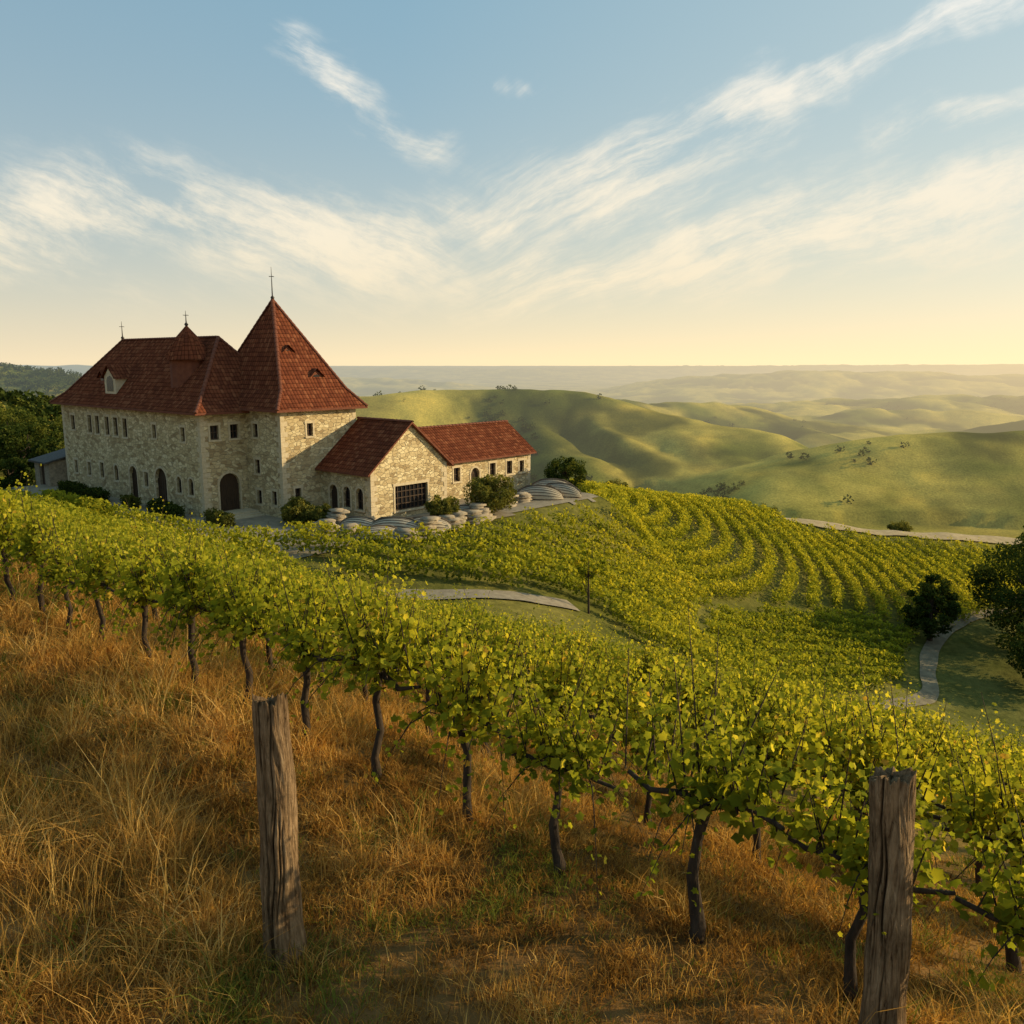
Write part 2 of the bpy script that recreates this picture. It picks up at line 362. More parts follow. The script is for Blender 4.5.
# ------------------------------------------------------------------ leaves
rim=[(0,1.0),(30,.66),(58,.88),(92,.58),(128,.72),(160,.42)]
rim=[(a,r_) for a,r_ in rim]+[(-a,r_) for a,r_ in rim[::-1] if a>0]
TV=[(0,0,0.0)]+[(0.25+r_*math.cos(math.radians(a))*0.75 , r_*math.sin(math.radians(a))*0.75, -0.22*r_*r_) for a,r_ in rim]
TV[0]=(0.1,0,0.05)
T_GRAPE=(np.array(TV),np.array([(0,k+1,(k+1)%len(rim)+1) for k in range(len(rim))]))
T_DIA=(np.array([(-.6,0,-.05),(0,-.42,.1),(0,.42,.1),(.7,0,-.08)]),np.array([(0,1,2),(1,3,2)]))
def leafmesh(P,size,T,rnd,up=0.4,rg=R):
    n=len(P); nr=rg.normal(size=(n,3)); nr[:,2]+=up; nr/=np.linalg.norm(nr,axis=1)[:,None]
    t=rg.normal(size=(n,3)); t-=nr*np.sum(t*nr,1)[:,None]; t/=np.linalg.norm(t,axis=1)[:,None]
    b=np.cross(nr,t); tv,tf=T
    V=P[:,None,:]+size[:,None,None]*(tv[None,:,0:1]*t[:,None,:]+tv[None,:,1:2]*b[:,None,:]+tv[None,:,2:3]*nr[:,None,:])
    F=tf[None]+(np.arange(n)*len(tv))[:,None,None]
    return V.reshape(-1,3),F.reshape(-1,3),np.repeat(rnd,len(tv))

# ------------------------------------------------------------------ vines
def vine(seed,hi):
    rg=np.random.default_rng(seed); rs=random.Random(seed)
    V=[];F=[]; j=lambda a:rs.uniform(-a,a)
    top=(j(.06),j(.05),.98)
    tube(V,F,[(0,0,-.12),(j(.015),j(.02),.05),(j(.04),j(.04),.22),(j(.06),j(.05),.45),(j(.07),j(.05),.70),top],[.062,.052,.038,.036,.033,.046],8 if hi else 5,.28,rs)
    for sg in (-1,1):
        tube(V,F,[top,(sg*.16,j(.04),1.05+j(.05)),(sg*.38,j(.05),1.01+j(.06)),(sg*.60,j(.03),1.02+j(.05))],[.040,.028,.022,.016],6 if hi else 4,.2,rs)
    vig=rg.uniform(.8,1.18)
    nS=int((31 if hi else 20)*vig); per=28 if hi else 18; P=[]; S=[]
    for k in range(nS):
        st=np.array([np.clip(rg.normal(0,.24),-.6,.6),rg.uniform(-.06,.06),rg.uniform(.95,1.12)])
        droop=rg.random()<.32; L=rg.uniform(.45,.88)*vig; thin=1.0
        if rg.random()<.24: L*=1.5; thin=.72
        a=rg.uniform(0,2*math.pi)
        d=np.array([.30*math.cos(a),.28*math.sin(a),1.0]); g=rg.uniform(.0,.12)
        if droop:
            d=np.array([.5*math.cos(a),np.sign(math.sin(a))*rg.uniform(.3,.8),rg.uniform(.3,.8)]); g=rg.uniform(.8,1.4)
            L=min(L,.95)
        d/=np.linalg.norm(d); ts=np.sort(rg.uniform(.04,1,per))
        pts=st+d*(ts*L)[:,None]; pts[:,2]-=g*ts*ts*L
        if hi:
            tt=np.linspace(0,1,5); sp=st+d*(tt*L)[:,None]; sp[:,2]-=g*tt*tt*L
            tube(V,F,sp.tolist(),[.008,.007,.006,.004,.002],3,0,rs)
        sprd=.09*(1-.65*ts)+.018
        P.append(pts+rg.normal(size=(per,3))*sprd[:,None]); S.append((1.0-.55*ts)*rg.uniform(.7,1.3,per)*thin)
    P=np.concatenate(P); S=np.concatenate(S)
    P[:,2]=np.maximum(P[:,2],.46+.1*rg.random(len(P)))
    rad=np.abs(P[:,1])/.4
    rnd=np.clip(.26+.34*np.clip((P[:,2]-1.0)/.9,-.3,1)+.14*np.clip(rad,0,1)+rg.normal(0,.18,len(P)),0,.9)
    rnd=np.where(rg.random(len(P))<.02,.97,rnd)
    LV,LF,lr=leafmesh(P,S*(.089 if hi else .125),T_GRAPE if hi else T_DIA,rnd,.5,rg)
    tri=[]
    for f in F: tri+= [(f[0],f[1],f[2]),(f[0],f[2],f[3])]
    return np.array(V),np.array(tri),LV,LF,lr
HI=[];LO=[]
for k in range(9):
    a_,b_,c_,d_,e_=vine(100+k,True)
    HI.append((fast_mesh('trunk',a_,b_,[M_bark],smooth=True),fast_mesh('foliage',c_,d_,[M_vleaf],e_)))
for k in range(7):
    a_,b_,c_,d_,e_=vine(200+k,False)
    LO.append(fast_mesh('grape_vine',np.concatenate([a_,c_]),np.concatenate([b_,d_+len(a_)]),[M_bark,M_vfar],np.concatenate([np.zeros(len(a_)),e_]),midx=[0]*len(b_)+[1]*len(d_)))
cand=[]
RA=math.atan2(RD[1],RD[0])
for k in range(10):
    s_=5.2+2.2*k
    ph=random.uniform(0,1.15)
    us=np.arange(-65,30,1.15)+ (0.25 if k==0 else ph)
    for u in us:
        uu=u+random.uniform(-.09,.09); p=RN*(s_+random.uniform(-.06,.06))+RD*uu
        if p[1]<1.5: continue
        if abs(p[0])>0.66*p[1]+2.0: continue
        cand.append((math.hypot(*p),p[0],p[1],k))
cand.sort()
rest=[]
for idx,(d,px,py,k) in enumerate(cand):
    if idx>=300: rest.append((px,py)); continue
    z=H1(px,py); rot=RA+random.choice((0,math.pi))+random.uniform(-.1,.1); sc_=random.uniform(.86,1.1)
    lab='leafy green grape vine with gnarled dark trunk on dry hillside'
    if d<17:
        e=mkobj('grape_vine',None,loc=(px,py,z),rot=rot,scale=sc_,label=lab,cat='grape vine',group='grape vines in rows on the hillside')
        h=random.randrange(9); mkobj('trunk',HI[h][0],e); mkobj('foliage',HI[h][1],e)
    else:
        mkobj('grape_vine',LO[random.randrange(7)],loc=(px,py,z),rot=rot,scale=sc_,label=lab,cat='grape vine',group='grape vines in rows on the hillside')

def pip(x,y,poly):
    c=np.zeros(len(x),bool); n=len(poly)
    for k in range(n):
        x1,y1=poly[k]; x2,y2=poly[(k+1)%n]
        m=((y1>y)!=(y2>y))&(x<(x2-x1)*(y-y1)/(y2-y1+1e-12)+x1); c^=m
    return c
VP=[(-30,56.5),(-22,51.5),(-17,50.5),(-9,49.4),(-5,51.5),(2.5,60.5),(8.5,68),(9.5,77),(6,88),(8,104),(20,109),(26,103),(33,99.4),(43,99.6),(55,101.8),(70,104.5),(70,99),(60,92),(50,86),(44,80),(39.5,77),
    (30.8,77.8),(22.2,72.8),(14.8,64.8),(12.6,57),(13.2,48.8),(9,46.3),(6.2,47.6),(5.4,50.0),(3.3,49.6),(0.8,47.9),(-2,46.6),(-5,45.8),(-7.5,45.3),(-12,46.2),(-19,49)]
VB=[(14,49.8),(19,53),(25.5,58),(30.5,63.5),(33,69),(37.5,75.8),(31,76.6),(22.8,71.6),(15.6,63.6),(13.4,56.5)]
pts=[]
for ri,Rr in enumerate(np.arange(10,90,1.9)):
    th=np.arange(-2.6,1.0,0.2/Rr)
    rr=Rr+1.1*np.sin(th*3+Rr*.04)
    xx=-2+rr*np.cos(th)*1.08; yy=86+rr*np.sin(th)*1.0
    m=pip(xx,yy,VP)&(fbm(xx/2.5,yy/2.5,2,123)>-.36)&(xx*RN[0]+yy*RN[1]>26.9); pts.append(np.stack([xx[m],yy[m]],1))
ptsA=np.concatenate(pts); pts=[]
dv=np.array([.86,.51]); nv_=np.array([-.51,.86])
for rr in np.arange(-20,30,1.65):
    tt=np.arange(-30,40,.2); q0=np.array([24,64])+nv_*rr
    bow=.012*(tt**2)
    xx=q0[0]+dv[0]*tt+nv_[0]*-bow; yy=q0[1]+dv[1]*tt+nv_[1]*-bow
    m=pip(xx,yy,VB); pts.append(np.stack([xx[m],yy[m]],1))
ptsB=np.concatenate(pts)
def rows(pts,per,wd,top,dark):
    bx=np.repeat(pts,per,0); n=len(bx)
    P=np.zeros((n,3)); P[:,:2]=bx+R.normal(size=(n,2))*wd
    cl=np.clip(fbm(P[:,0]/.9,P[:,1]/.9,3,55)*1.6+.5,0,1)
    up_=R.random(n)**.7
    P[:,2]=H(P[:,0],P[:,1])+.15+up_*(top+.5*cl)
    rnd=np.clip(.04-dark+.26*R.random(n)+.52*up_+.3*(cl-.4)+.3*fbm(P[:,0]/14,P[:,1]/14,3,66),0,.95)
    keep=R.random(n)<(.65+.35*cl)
    return P[keep],rnd[keep]
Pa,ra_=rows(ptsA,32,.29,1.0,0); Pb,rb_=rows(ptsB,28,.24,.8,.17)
rs_=np.array(rest); rp=np.repeat(rs_,150,0) if len(rest) else np.zeros((0,2)); m_=len(rp)
Q=np.zeros((m_,3)); lu=R.uniform(-.62,.62,m_); lv=R.normal(0,.22,m_)
Q[:,:2]=rp+RD[None]*lu[:,None]+RN[None]*lv[:,None]; Q[:,2]=H(Q[:,0],Q[:,1])+.6+1.4*R.random(m_)
P=np.concatenate([Pa,Pb,Q]); rnd=np.concatenate([ra_,rb_,np.clip(.35+.4*R.random(m_),0,.95)])
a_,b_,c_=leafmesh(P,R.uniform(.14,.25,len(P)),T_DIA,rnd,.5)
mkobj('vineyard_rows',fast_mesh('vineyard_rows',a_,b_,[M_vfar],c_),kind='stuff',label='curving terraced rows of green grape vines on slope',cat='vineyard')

# ------------------------------------------------------------------ grass
def grass(name,bx,by,hgt,lean,width,rnd,lab,mat):
    n=len(bx); z=H(bx,by); az=R.uniform(0,2*np.pi,n); d=np.stack([np.cos(az),np.sin(az)],1)
    r2=R.uniform(0,2*np.pi,n); wv=np.stack([np.cos(r2),np.sin(r2)],1)
    V=np.zeros((n,5,3)); ln=lean*hgt
    for k,(t,w) in enumerate(((0,1),(0,-1),(.55,.8),(.55,-.8),(1,0))):
        V[:,k,:2]=np.stack([bx,by],1)+d*(ln*t*t)[:,None]+wv*(width*w*.5)[:,None]
        V[:,k,2]=z-.02+hgt*t*(1-.25*lean*t)
    F=np.array([(0,1,3),(0,3,2),(2,3,4)])[None]+(np.arange(n)*5)[:,None,None]
    return mkobj(name,fast_mesh(name,V.reshape(-1,3),F.reshape(-1,3),[mat],np.repeat(rnd,5)),kind='stuff',label=lab,cat='grass')
nT=105000
tx=R.uniform(-15,9,nT); ty=R.uniform(3.6,24,nT); s_=tx*RN[0]+ty*RN[1]; dd=np.hypot(tx,ty)
pat=np.clip(fbm(tx/.6,ty/.6,4,88)*3.2+.55,0,1)
ok=(s_<12)&(np.abs(tx)<.66*ty+1.2)&(R.random(nT)<np.clip((7.5/dd)**1.1,0,1)*np.where(s_>7,.5,1)*(.42+.58*pat))
tx,ty,pat,dd=tx[ok],ty[ok],pat[ok],dd[ok]; nb=18
bx=np.repeat(tx,nb)+R.normal(0,.055,len(tx)*nb); by=np.repeat(ty,nb)+R.normal(0,.055,len(ty)*nb)
big=np.clip(fbm(bx/1.1,by/1.1,4,99)*3.2+.5,0,1); leftness=np.clip((-bx-.5)/4,0,1)
th=np.repeat(R.gamma(2.2,.45,len(tx)),nb)
hg=(.04+.12*big**1.5+.08*leftness)*th*R.uniform(.5,1.5,len(bx))+.045
base=np.repeat(R.normal(.46,.16,len(tx)),nb)
rn=np.clip(base+.38*(big-.5)+R.normal(0,.12,len(bx)),0,.86)
grn=np.repeat(R.random(len(tx))<.05+.5*(fbm(tx/1.3,ty/1.3,3,12)>.12),nb); rn=np.where(grn,.93+.07*R.random(len(bx)),rn)
grass('dry_grass',bx,by,hg,R.uniform(.2,1.4,len(bx)),np.repeat(.0035+.0007*dd,nb)*R.uniform(.7,1.3,len(bx)),rn,'golden brown dry grass covering the hillside',M_straw)
cx_=np.array([(-4.6,7.3),(-4.1,6.6),(-5.4,8.6),(-3.2,5.6),(-2.9,6.3),(-6.2,9.8),(-3.7,5.0),(-2.2,4.9),(-1.35,5.1),(-1.8,5.2),(-5.8,11),(-.2,4.8),(1.2,5.0),(-4.9,9.6),(-.9,5.9),(2.2,4.6),(-4.4,5.8),(-5.0,6.6),(-3.6,7.6)])
cb=np.repeat(cx_,130,0)+R.normal(0,.22,(len(cx_)*130,2)); n=len(cb)
hs=np.repeat(R.uniform(.25,.48,len(cx_))*np.where(cx_[:,0]<-2.5,1.35,.75),130)*R.uniform(.5,1.25,n)
grass('tall_dry_grass',cb[:,0],cb[:,1],hs,R.uniform(.1,.8,n),R.uniform(.004,.007,n),np.clip(R.normal(.70,.1,n),0,.86),'tall pale dry grass clumps with thin stalks',M_straw)

# ------------------------------------------------------------------ posts
def post_mat():
    m,t,o=newmat('weathered_post_wood')
    co=ND(t,'ShaderNodeTexCoord').outputs['Object']
    mp=ND(t,'ShaderNodeMapping',{0:co,3:(1,1,0.10)}).outputs[0]
    n=NOISE(t,mp,30,7,0.75,1.4); n2=NOISE(t,co,3.5,5,0.65)
    pn=ND(t,'ShaderNodeAttribute',attribute_name='rnd').outputs['Fac']
    c=RAMP(t,n,[(0.34,(0.038,0.024,0.014)),(0.42,(0.18,0.12,0.07)),(0.58,(0.36,0.255,0.155)),(0.8,(0.58,0.45,0.30))])
    c=MIX(t,1.0,c,RAMP(t,n2,[(0.3,(0.5,0.45,0.40)),(0.7,(1.2,1.12,1.02))]),'MULTIPLY')
    c=MIX(t,MA(t,'MULTIPLY',pn,1.0,clamp=True),c,(0.02,0.013,0.008))
    b=ND(t,'ShaderNodeBump',{'Height':MA(t,'ADD',n,n2),'Strength':1.0,'Distance':0.025}).outputs[0]
    p=ND(t,'ShaderNodeBsdfDiffuse',{0:c,'Normal':b})
    t.links.new(p.outputs[0],o.inputs[0]); return m
M_post=post_mat()
def post(px,py,h,r,seed,lean,lab,jg=1.0):
    S=240; K=160; rg=np.random.default_rng(seed); ph=rg.uniform(0,6.28,12)
    t=np.linspace(0,1,K+1)[:,None]; a=(2*np.pi*np.arange(S)/S)[None,:]
    ca,sa=np.cos(a),np.sin(a)
    rr=r*(1+.28*np.exp(-t*10)-.14*t)*(1+.05*np.sin(2*a+ph[0]+t*2.2)+.04*np.sin(3*a+ph[1]-t*4)+.03*np.sin(t*9+a+ph[7])+.02*np.sin(t*21+2*a))
    lump=fbm(ca*1.6+5+t*0+seed*3.1,sa*1.6+t*5,4,seed)+fbm(sa*1.6+9,ca*1.6+t*5,4,seed+9)
    fib=fbm(a*9+0*t,t*4+0*a,3,seed+20)*np.abs(np.sin(a/2))**.3
    rr=rr+lump*.026+fib*.012
    deep=np.zeros_like(rr)
    for _ in range(13):
        c0,wd,dp,tc,tl=rg.uniform(0,6.28),rg.uniform(.025,.055),rg.uniform(.014,.036),rg.uniform(.1,1.0),rg.uniform(.12,.42)
        aa=a-c0-.3*np.sin(t*2.6+c0*5)-.05*np.sin(t*23+c0); da=np.arctan2(np.sin(aa),np.cos(aa))
        g=np.exp(-(da/wd)**2)*np.exp(-((t-tc)/tl)**4); rr=rr-dp*g; deep=np.maximum(deep,g*min(1,dp/.028))
    jag=(.04*np.sin(a+ph[5])+.025*np.sin(3*a+ph[6])+.02*np.sin(7*a+ph[9])+.012*np.sin(19*a))*jg
    z=-.15+(h+.15)*t+np.clip((t-.9)/.1,0,1)*jag
    X_=rr*ca+lean[0]*t+.018*np.sin(t*4+ph[8]); Y_=rr*sa+lean[1]*t
    V=np.stack([X_,Y_,z+0*a],2).reshape(-1,3); dv=deep.reshape(-1)
    k_,q_=np.meshgrid(np.arange(K),np.arange(S),indexing='ij'); k_=k_.ravel();q_=q_.ravel(); q2=(q_+1)%S
    F=np.stack([k_*S+q_,k_*S+q2,(k_+1)*S+q2,(k_+1)*S+q_],1)
    last=V[-S:]; cxp,cyp=last[:,0].mean(),last[:,1].mean(); prev=K*S; Vs=[V];Fs=[F];ds=[dv]; q_=np.arange(S); q2=(q_+1)%S
    for j_,f_ in enumerate((.9,.7,.45,.2,.03)):
        b0=sum(len(v) for v in Vs)
        nz_=h+(last[:,2]-h)*(.35+.65*f_)*.9+.03*(fbm(last[:,0]*f_*30,last[:,1]*f_*30,3,seed)) -.01*(1-f_)
        Vs.append(np.stack([cxp+(last[:,0]-cxp)*f_,cyp+(last[:,1]-cyp)*f_,nz_],1)); ds.append(dv[-S:]*.6+.15)
        Fs.append(np.stack([prev+q_,prev+q2,b0+q2,b0+q_],1)); prev=b0
    mkobj('wooden_post',fast_mesh('wooden_post',np.concatenate(Vs),np.concatenate(Fs),[M_post],np.concatenate(ds),smooth=True),loc=(px,py,H1(px,py)),label=lab,cat='wooden post',group='weathered wooden posts in the vineyard')
post(-1.55,5.25,1.84,.128,3,(-.04,.03),'weathered cracked round wooden post leaning in dry grass',1.2)
post(2.26,4.48,1.80,.132,17,(-.13,.0),'thick grey weathered wooden post beside the vines',.8)

# ------------------------------------------------------------------ trees & bushes
def tree_parts(seed,h,rad,mat,leaf=.22,nclump=46,per=130,trunkfrac=.28,flat=.8,slim=1.0):
    rs=random.Random(seed); rg=np.random.default_rng(seed); V=[];F=[]
    tr=(h*.03+.03)*slim; top=Vector((rs.uniform(-.1,.1)*h*.3,rs.uniform(-.1,.1)*h*.3,h*.75))
    tube(V,F,[(0,0,-.3),(0,0,.1),top*.35,top*.7,top],[tr*1.5,tr*1.15,tr*.9,tr*.55,tr*.15],8,.12,rs)
    cz=h*(trunkfrac+1)/2; rz=h*(1-trunkfrac)/2; C_=[]
    for k in range(nclump):
        d=rg.normal(size=3); d/=np.linalg.norm(d); q_=rg.uniform(.35,1)**.6
        c=np.array([d[0]*rad*q_,d[1]*rad*q_,cz+d[2]*rz*q_*.95]); C_.append(c)
        if k<14:
            st=top*rs.uniform(.3,.8); mid=(st+Vector(c))*.5+Vector((0,0,-.05*h)); tube(V,F,[st,mid,Vector(c)],[tr*.4,tr*.25,tr*.06],5,.1,rs)
    P=[];rn=[]
    for c in C_:
        cr=rad*rg.uniform(.16,.34); n=int(per*rg.uniform(.6,1.3)); p=rg.normal(size=(n,3)); p/=np.linalg.norm(p,axis=1)[:,None]
        p=c+p*(cr*rg.random(n)**.35)[:,None]*np.array([1,1,flat]); P.append(p)
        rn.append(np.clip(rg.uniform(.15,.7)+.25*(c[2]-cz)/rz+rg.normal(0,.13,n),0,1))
    P=np.concatenate(P); rn=np.concatenate(rn); P[:,2]=np.maximum(P[:,2],.1)
    a_,b_,c_=leafmesh(P,rg.uniform(.6,1.3,len(P))*leaf,T_DIA,rn,.4,rg)
    return fast_mesh('trunk',V,F,[M_bark],smooth=True),fast_mesh('crown',a_,b_,[mat],c_)
def put_tree(name,px,py,h,rad,seed,lab,cat,mat=None,**kw):
    t_,c_=tree_parts(seed,h,rad,mat or M_tree,**kw)
    e=mkobj(name,None,loc=(px,py,H1(px,py)),label=lab,cat=cat); mkobj('trunk',t_,e); mkobj('crown',c_,e)
DT='dark green broadleaf tree with dense rounded crown on the slope'
put_tree('broadleaf_tree',46.8,74,11.5,4.8,1,DT,'tree',nclump=90,per=170,trunkfrac=.10)
put_tree('broadleaf_tree',53,80,12,5.0,2,DT,'tree',nclump=80,per=150,trunkfrac=.15)
put_tree('broadleaf_tree',43.5,66,7,3.6,12,DT,'tree',nclump=60,per=150,trunkfrac=.05)
put_tree('broadleaf_tree',38.2,74.8,6.2,2.2,3,'dark green round tree beside the vineyard edge','tree',nclump=60,trunkfrac=.08)
put_tree('broadleaf_tree',4.5,48.3,4.3,.9,4,'small slender light green tree with thin trunk beside the path','tree',mat=M_vleaf,leaf=.15,nclump=22,per=50,trunkfrac=.42,slim=.38)
for k,(a_,b_,h_,r_) in enumerate([(-49,86,6.5,3.2),(-53,90,7.5,3.5),(-45.5,84,5,2.4),(-57,97,8,4),(-50,100,7,4),(-47,79,3.6,2.2),(-62,88,6,3.5)]):
    put_tree('broadleaf_tree',a_,b_,h_,r_,20+k,'dark tree clump beside the stone winery','tree',nclump=50,trunkfrac=.1)
BS=[(-1.5,60.6,2.9,1.7,'large round olive green bush in front of the long wing'),(-4.7,57.4,1.9,1.05,'small round olive bush beside the gabled wing'),
 (4.6,73,2.9,1.7,'dark green round bush at the end of the long wing'),(-14.6,57.0,1.7,1.1,'low green bush against the tower wall'),(-12.9,56.6,1.4,.9,'low green bush against the tower wall'),
 (12,99,2.0,1.5,'green bush on the ridge above the vineyard'),(15,107,1.8,1.4,'green bush on the ridge above the vineyard'),(23,112,2.2,1.8,'green bush on the ridge above the vineyard'),
 (32.5,107.5,2.2,1.7,'dark bush beside the dirt path'),(50,108,1.8,1.6,'dark bush beside the dirt path')]
for k,(a_,b_,h_,r_,lab) in enumerate(BS):
    put_tree('bush',a_,b_,h_,r_,60+k,lab,'bush',mat=M_bush if k!=2 else M_tree,leaf=.13,nclump=70 if k<5 else 40,per=130,trunkfrac=.0,flat=.95)

# distant woods and scrub
n=110000
wr=160+1300*R.random(n)**1.5; wa=R.uniform(-.66,.66,n); wx_=wr*np.sin(wa); wy_=wr*np.cos(wa)
nz=fbm(wx_/48,wy_/48,4,3); nz2=fbm(wx_/120,wy_/120,3,15); nz3=fbm(wx_/24,wy_/24,3,25)
left=np.exp(-(((wx_+150)/70)**2+((wy_-205)/50)**2))
left2=np.exp(-(((wx_+330)/140)**2+((wy_-470)/80)**2))
foot=np.exp(-(((wx_-60)/60)**2+((wy_-320)/20)**2))
ok=((R.random(n)<np.clip((-nz-.06)*5,0,1)*np.clip(nz2*5+.15,0,1))&(nz3>-.04))|(R.random(n)<left*1.3)|(R.random(n)<left2*.9)|((nz3>.05)&(R.random(n)<foot*.35))
wx_,wy_=wx_[ok],wy_[ok]
if len(wx_)>10000: wx_,wy_=wx_[:10000],wy_[:10000]
wz_=H(wx_,wy_); k_=24; n=len(wx_); rr=np.repeat(R.uniform(.9,2.4,n),k_)
d=R.normal(size=(n*k_,3)); d/=np.linalg.norm(d,axis=1)[:,None]; d*=(R.random(n*k_)**.4)[:,None]
P=np.repeat(np.stack([wx_,wy_,wz_],1),k_,0)+d*rr[:,None]*np.array([1,1,.8])+np.stack([0*rr,0*rr,rr*.5],1)
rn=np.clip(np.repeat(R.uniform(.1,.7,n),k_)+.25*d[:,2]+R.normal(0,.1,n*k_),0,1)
a_,b_,c_=leafmesh(P,rr*R.uniform(.35,.6,n*k_),T_DIA,rn,.4)
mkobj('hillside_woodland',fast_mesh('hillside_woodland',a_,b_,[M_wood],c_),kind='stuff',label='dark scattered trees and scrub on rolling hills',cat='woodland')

# ------------------------------------------------------------------ winery
bang=math.atan2(BX[1],BX[0])
WIN=mkobj('winery_building',None,loc=(CX,CY,GZ),rot=bang,label='old stone winery with red tiled roofs and pyramid tower',cat='building')
Z3=Vector((0,0,1))
def arcpts(u,v1,w,h,n=10):
    r=w/2; cy=v1+h-r; return [(u+r*math.cos(math.pi*k/n),cy+r*math.sin(math.pi*k/n)) for k in range(n+1)]
def panel(mb,O,d,L,Hh,ops,depth=.32):
    O=Vector(O); d=Vector(d); n=d.cross(Z3)
    P=lambda u,v,w=0:O+d*u+Z3*v+n*w
    us=sorted({0,L}|{o['u']-o['w']/2 for o in ops}|{o['u']+o['w']/2 for o in ops}); vs=sorted({-.4,Hh}|{o['v'] for o in ops}|{o['v']+o['h'] for o in ops})
    for a,b in zip(us[:-1],us[1:]):
        for c,e in zip(vs[:-1],vs[1:]):
            mu,mv=(a+b)/2,(c+e)/2
            if any(abs(mu-o['u'])<o['w']/2 and o['v']<mv<o['v']+o['h'] for o in ops): continue
            mb.face([P(a,c),P(b,c),P(b,e),P(a,e)])
    for o in ops:
        u0,u1,v0,v1=o['u']-o['w']/2,o['u']+o['w']/2,o['v'],o['v']+o['h']
        if o.get('arch'):
            arc=arcpts(o['u'],v0,o['w'],o['h']); sp=v1-o['w']/2; m=len(arc)//2
            mb.face([P(u1,sp)]+[P(u1,v1)]+[P(*q_) for q_ in arc[m:0:-1]]); mb.face([P(u0,v1),P(u0,sp)]+[P(*q_) for q_ in arc[-2:m-1:-1]])
            outl=[(u0,v0),(u1,v0)]+arc
        else: outl=[(u0,v0),(u1,v0),(u1,v1),(u0,v1)]
        for k in range(len(outl)):
            p,q_=outl[k],outl[(k+1)%len(outl)]
            if p==q_: continue
            mb.face([P(*p),P(*q_),P(q_[0],q_[1],-depth),P(p[0],p[1],-depth)])
        o['outl']=outl
    return (O,d,n)
def fit(fr,o,parent):
    O,d,n=fr; P=lambda u,v,w=0:O+d*u+Z3*v+n*w
    mb=MB(); kind=o.get('kind','window'); u0,u1,v0,v1=o['u']-o['w']/2,o['u']+o['w']/2,o['v'],o['v']+o['h']
    mb.face([P(a,b,-.24) for a,b in o['outl']],0)
    f=.07; vt=v1-(o['w']/2 if o.get('arch') else 0)
    mb.box(fr,u0,u0+f,v0,vt,-.235,-.16,1); mb.box(fr,u1-f,u1,v0,vt,-.235,-.16,1); mb.box(fr,u0+f,u1-f,v0,v0+f,-.235,-.16,1)
    if not o.get('arch'): mb.box(fr,u0+f,u1-f,v1-f,v1,-.235,-.16,1)
    nb=o.get('bars',1)
    if kind=='window':
        for k in range(1,nb+1):
            uu=u0+(u1-u0)*k/(nb+1); mb.box(fr,uu-.025,uu+.025,v0+f,(v1-.03 if o.get('arch') and nb==1 else vt-f),-.235,-.17,1)
        hb=o.get('hbars',1)
        for k in range(1,hb+1):
            vv=v0+(vt-v0)*k/(hb+1); mb.box(fr,u0+f,u1-f,vv-.025,vv+.025,-.232,-.175,1)
    else:
        for k in range(1,5):
            uu=u0+(u1-u0)*k/5; mb.box(fr,uu-.012,uu+.012,v0+f,vt,-.235,-.21,1)
    tw=.14
    mb.box(fr,u0-tw,u0-.003,v0,vt,-.05,.035,2); mb.box(fr,u1+.003,u1+tw,v0,vt,-.05,.035,2)
    if o.get('arch'):
        r=o['w']/2; cu,cv=o['u'],v1-r; N_=10
        for k in range(N_):
            a0,a1=math.pi*k/N_+.012,math.pi*(k+1)/N_-.012; r0,r1=r+.003,r+tw+.03
            p=[(cu+r0*math.cos(a0),cv+r0*math.sin(a0)),(cu+r1*math.cos(a0),cv+r1*math.sin(a0)),(cu+r1*math.cos(a1),cv+r1*math.sin(a1)),(cu+r0*math.cos(a1),cv+r0*math.sin(a1))]
            mb.face([P(a,b,.04) for a,b in p],2)
            for q0,q1 in ((0,1),(1,2),(2,3),(3,0)): mb.face([P(*p[q0],.04),P(*p[q0],-.05),P(*p[q1],-.05),P(*p[q1],.04)],2)
    else: mb.box(fr,u0-tw-.05,u1+tw+.05,v1+.003,v1+.2,-.05,.04,2)
    if kind=='window': mb.box(fr,u0-tw-.04,u1+tw+.04,v0-.13,v0-.003,-.05,.09,2)
    mats=[M_glass if kind=='window' else M_door,M_frame,M_trim]
    mkobj(kind,mb.mesh(kind,mats),parent)
def w(u,v,w_=.75,h=1.2,**k): d=dict(u=u,v=v,w=w_,h=h); d.update(k); return d
def quoins(mb,x,y,sx,sy,Hh):
    z=0;k=0
    while z<Hh-.35:
        a,b=(.55,.3) if k%2 else (.3,.55); hh=.36
        x0,x1=sorted((x+sx*.025,x-sx*a)); y0,y1=sorted((y+sy*.025,y-sy*b))
        fr=(Vector((x0,y0,z)),Vector((1,0,0)),Vector((0,1,0)))
        mb.box(fr,0,x1-x0,0.01,hh-.01,0,y1-y0,1); z+=hh;k+=1
def wallpart(name,panels,quo=(),extra=()):
    mb=MB(); frs=[]
    for (O,d,L,Hh,ops) in panels: frs.append((panel(mb,O,d,L,Hh,ops),ops))
    for q_ in quo: quoins(mb,*q_)
    for e in extra: mb.face(e)
    ob=mkobj(name,mb.mesh(name,[M_stone,M_trim]),WIN)
    for fr,ops in frs:
        for o in ops: fit(fr,o,ob)
    return ob
def U(L): return 23-L
